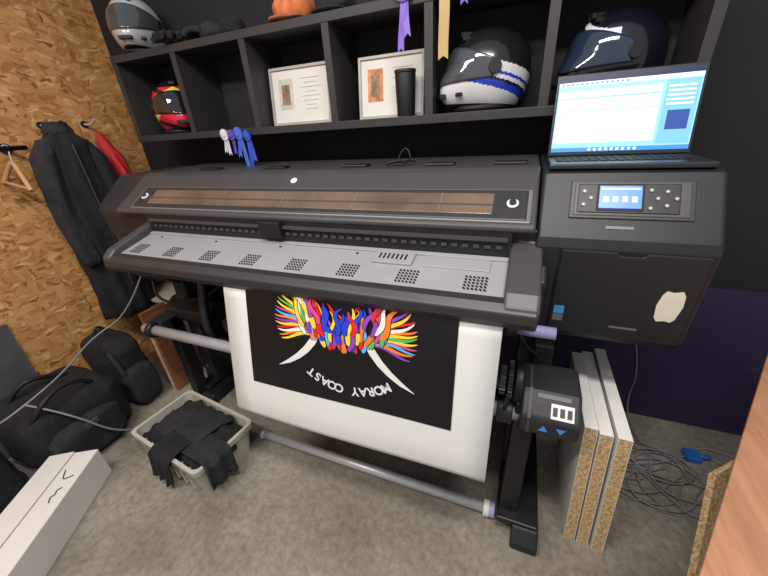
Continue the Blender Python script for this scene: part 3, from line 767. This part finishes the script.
drape('sleeve_over_side',lambda w,d,z: cw(d,w,z),[(0.10,chh+0.004),(0.20,chh+0.014),(0.255,chh+0.014),(0.284,chh-0.005),(0.286,0.13),(0.288,0.07)],-0.12,0.01,M_cloth2,14,2)
drape('shirt_layer',lambda w,d,z: cw(w,d,z),[(-0.10,chh-0.005),(-0.02,chh+0.018),(0.06,chh+0.016),(0.120,chh-0.004)],-0.17,0.14,M_cloth2,26,5)

# boards and cubby on the left
for i,(x,y0,y1,h,m) in enumerate([(-2.055,1.03,1.19,0.56,M_brownw),(-2.005,1.015,1.19,0.50,M_chip),(-1.965,1.01,1.19,0.44,M_brownw)]):
    g=grp('wood_offcut_board')
    box('plank',(x-0.012,y0,0.0),(x+0.012,y1,h),m,g,0.001)
cb=grp('wooden_cubby_unit')
a0,a1,b0,b1,hz=-2.38,-1.86,1.22,1.58,0.54
mdx=(a0+a1)/2+0.06
box('side_a',(a0,b0,0),(a0+0.018,b1,hz),M_lam,cb,0.001); box('side_b',(a1-0.018,b0,0),(a1,b1,hz),M_lam,cb,0.001)
box('middle',(mdx-0.009,b0+0.002,0.018),(mdx+0.009,b1-0.006,hz-0.018),M_lam,cb,0.001)
box('top',(a0+0.018,b0,hz-0.018),(a1-0.018,b1,hz),M_lam,cb,0.001); box('bottom',(a0+0.018,b0,0),(a1-0.018,b1,0.018),M_lam,cb,0.001)
box('shelf_a',(a0+0.018,b0+0.004,0.25),(mdx-0.009,b1-0.006,0.268),M_lam,cb); box('shelf_b',(mdx+0.009,b0+0.004,0.25),(a1-0.018,b1-0.006,0.268),M_lam,cb)
box('back',(a0+0.018,b1-0.006,0.018),(a1-0.018,b1,hz-0.018),M_brownw,cb)

# boards right
def board(x,w,y0,y1,h,lean):
    g=grp('laminated_chipboard_panel')
    def q(a,b,nm,m,z0=0.0,z1=h,yy0=y0):
        l0=lean*z0/h; l1=lean*z1/h
        v=[(a+l0,yy0,z0),(b+l0,yy0,z0),(b+l0,y1,z0),(a+l0,y1,z0),(a+l1,yy0,z1),(b+l1,yy0,z1),(b+l1,y1,z1),(a+l1,y1,z1)]
        mesh(nm,v,list(BF),m,g)
    q(x+0.002,x+w-0.002,'core',M_chip)
    q(x,x+0.002,'laminate_a',M_card); q(x+w-0.002,x+w,'laminate_b',M_card)
    q(x,x+w,'edge_band',M_card,h,h+0.002)
board(0.305,0.038,0.90,1.30,0.60,-0.035)
board(0.350,0.038,0.90,1.34,0.585,-0.036)
board(0.398,0.038,0.89,1.36,0.595,-0.038)

cg=grp('cable_tangle')
for k in range(9):
    pts=[];cx,cy=0.74+random.uniform(-.11,.11),1.34+random.uniform(-.07,.06); a0_=random.random()*6
    for i in range(18):
        a=a0_+i*0.55; r=0.11+0.06*math.sin(i*0.9+k)+0.04*random.random()
        pts.append((cx+r*1.15*math.cos(a),cy+r*0.85*math.sin(a),0.005+0.004*k*0.6+0.004*math.sin(i)))
    tube('loop_%d'%k,pts,0.0026,M_cable,cg)
tube('lead_out',[(0.75,1.36,0.01),(0.85,1.45,0.008),(0.95,1.55,0.008),(1.1,1.5,0.008),(1.25,1.55,0.008),(1.4,1.6,0.01)],0.004,M_cable,cg)
tube('lead_wall',[(0.70,1.40,0.01),(0.66,1.55,0.02),(0.64,1.66,0.1),(0.66,1.665,0.3),(0.56,1.66,0.6)],0.003,M_cable,cg)
box('blue_plug_body',(0.85,1.43,0.0),(0.91,1.49,0.03),M_blue,cg,0.006)
cyl('blue_plug_neck',(0.90,1.46,0.018),(0.95,1.47,0.018),0.010,M_blue,cg)

# table on the right
tbn=grp('wooden_table')
E0=Vector((0.30,0.34,0)); E1=Vector((0.90,1.42,0)); ed=(E1-E0).normalized(); en=Vector((ed.y,-ed.x,0))
def tp(a,b,z): return E0+ed*a+en*b+Vector((0,0,z))
Lt=(E1-E0).length
def tbox(nm,a0,a1,b0,b1,z0,z1,m,bev=0):
    v=[tp(a0,b0,z0),tp(a1,b0,z0),tp(a1,b1,z0),tp(a0,b1,z0),tp(a0,b0,z1),tp(a1,b0,z1),tp(a1,b1,z1),tp(a0,b1,z1)]
    mesh(nm,v,list(BF),m,tbn,bev)
tbox('table_top',-0.5,Lt+0.04,0,0.8,0.735,0.75,M_tabw,0.003)
for i,(a,b) in enumerate(((-0.4,0.16),(-0.4,0.7),(Lt-0.14,0.16),(Lt-0.14,0.7))):
    tbox('leg_%d'%i,a,a+0.05,b,b+0.05,0,0.735,M_rub,0.003)
bpz=grp('chipboard_offcut')
v=[(0.612,0.73,0),(0.630,0.73,0),(0.990,1.05,0),(0.972,1.05,0),(0.617,0.93,0.50),(0.635,0.93,0.50),(0.995,1.25,0.50),(0.977,1.25,0.50)]
mesh('panel',v,list(BF),M_chip,bpz)

tg=grp('paper_tag')
mesh('tag_sheet',[(0.60,1.672,2.0),(0.68,1.672,1.99),(0.69,1.672,2.09),(0.61,1.672,2.1),(0.60,1.681,2.0),(0.68,1.681,1.99),(0.69,1.681,2.09),(0.61,1.681,2.1)],[(0,1,2,3),(7,6,5,4),(0,4,5,1),(1,5,6,2),(2,6,7,3),(3,7,4,0)],M_card,tg)

# ---------------------------------------------------------------- lights, world, camera
w=bpy.data.worlds.new('world'); sc.world=w; w.use_nodes=True
w.node_tree.nodes['Background'].inputs[0].default_value=(0.94,0.96,1.0,1); w.node_tree.nodes['Background'].inputs[1].default_value=0.46
def area(name,loc,rot,size,e,c):
    l=bpy.data.lights.new(name,'AREA'); l.shape='RECTANGLE'; l.size=size[0]; l.size_y=size[1]; l.energy=e; l.color=c
    o=bpy.data.objects.new(name,l); o.location=loc; o.rotation_euler=rot; sc.collection.objects.link(o)
area('ceiling_light',(0.1,0.1,2.75),(math.radians(8),0,0),(1.2,0.2),40,(1,0.96,0.90))
area('ceiling_light',(-1.3,-0.4,2.75),(math.radians(12),0,0),(1.2,0.2),42,(1,0.95,0.88))

cam=bpy.data.cameras.new('camera'); co=bpy.data.objects.new('camera',cam); sc.collection.objects.link(co)
cam.sensor_width=36; cam.lens=331/768*36; cam.clip_start=0.01
rt=Vector((0.929,0.365,-0.062)).normalized(); fw=Vector((-0.352,0.822,-0.446)); fw=(fw-rt*fw.dot(rt)).normalized(); up=rt.cross(fw)
m=Matrix((rt,up,-fw)).transposed().to_4x4(); m.translation=Vector((0,0,1.5)); co.matrix_world=m
sc.camera=co
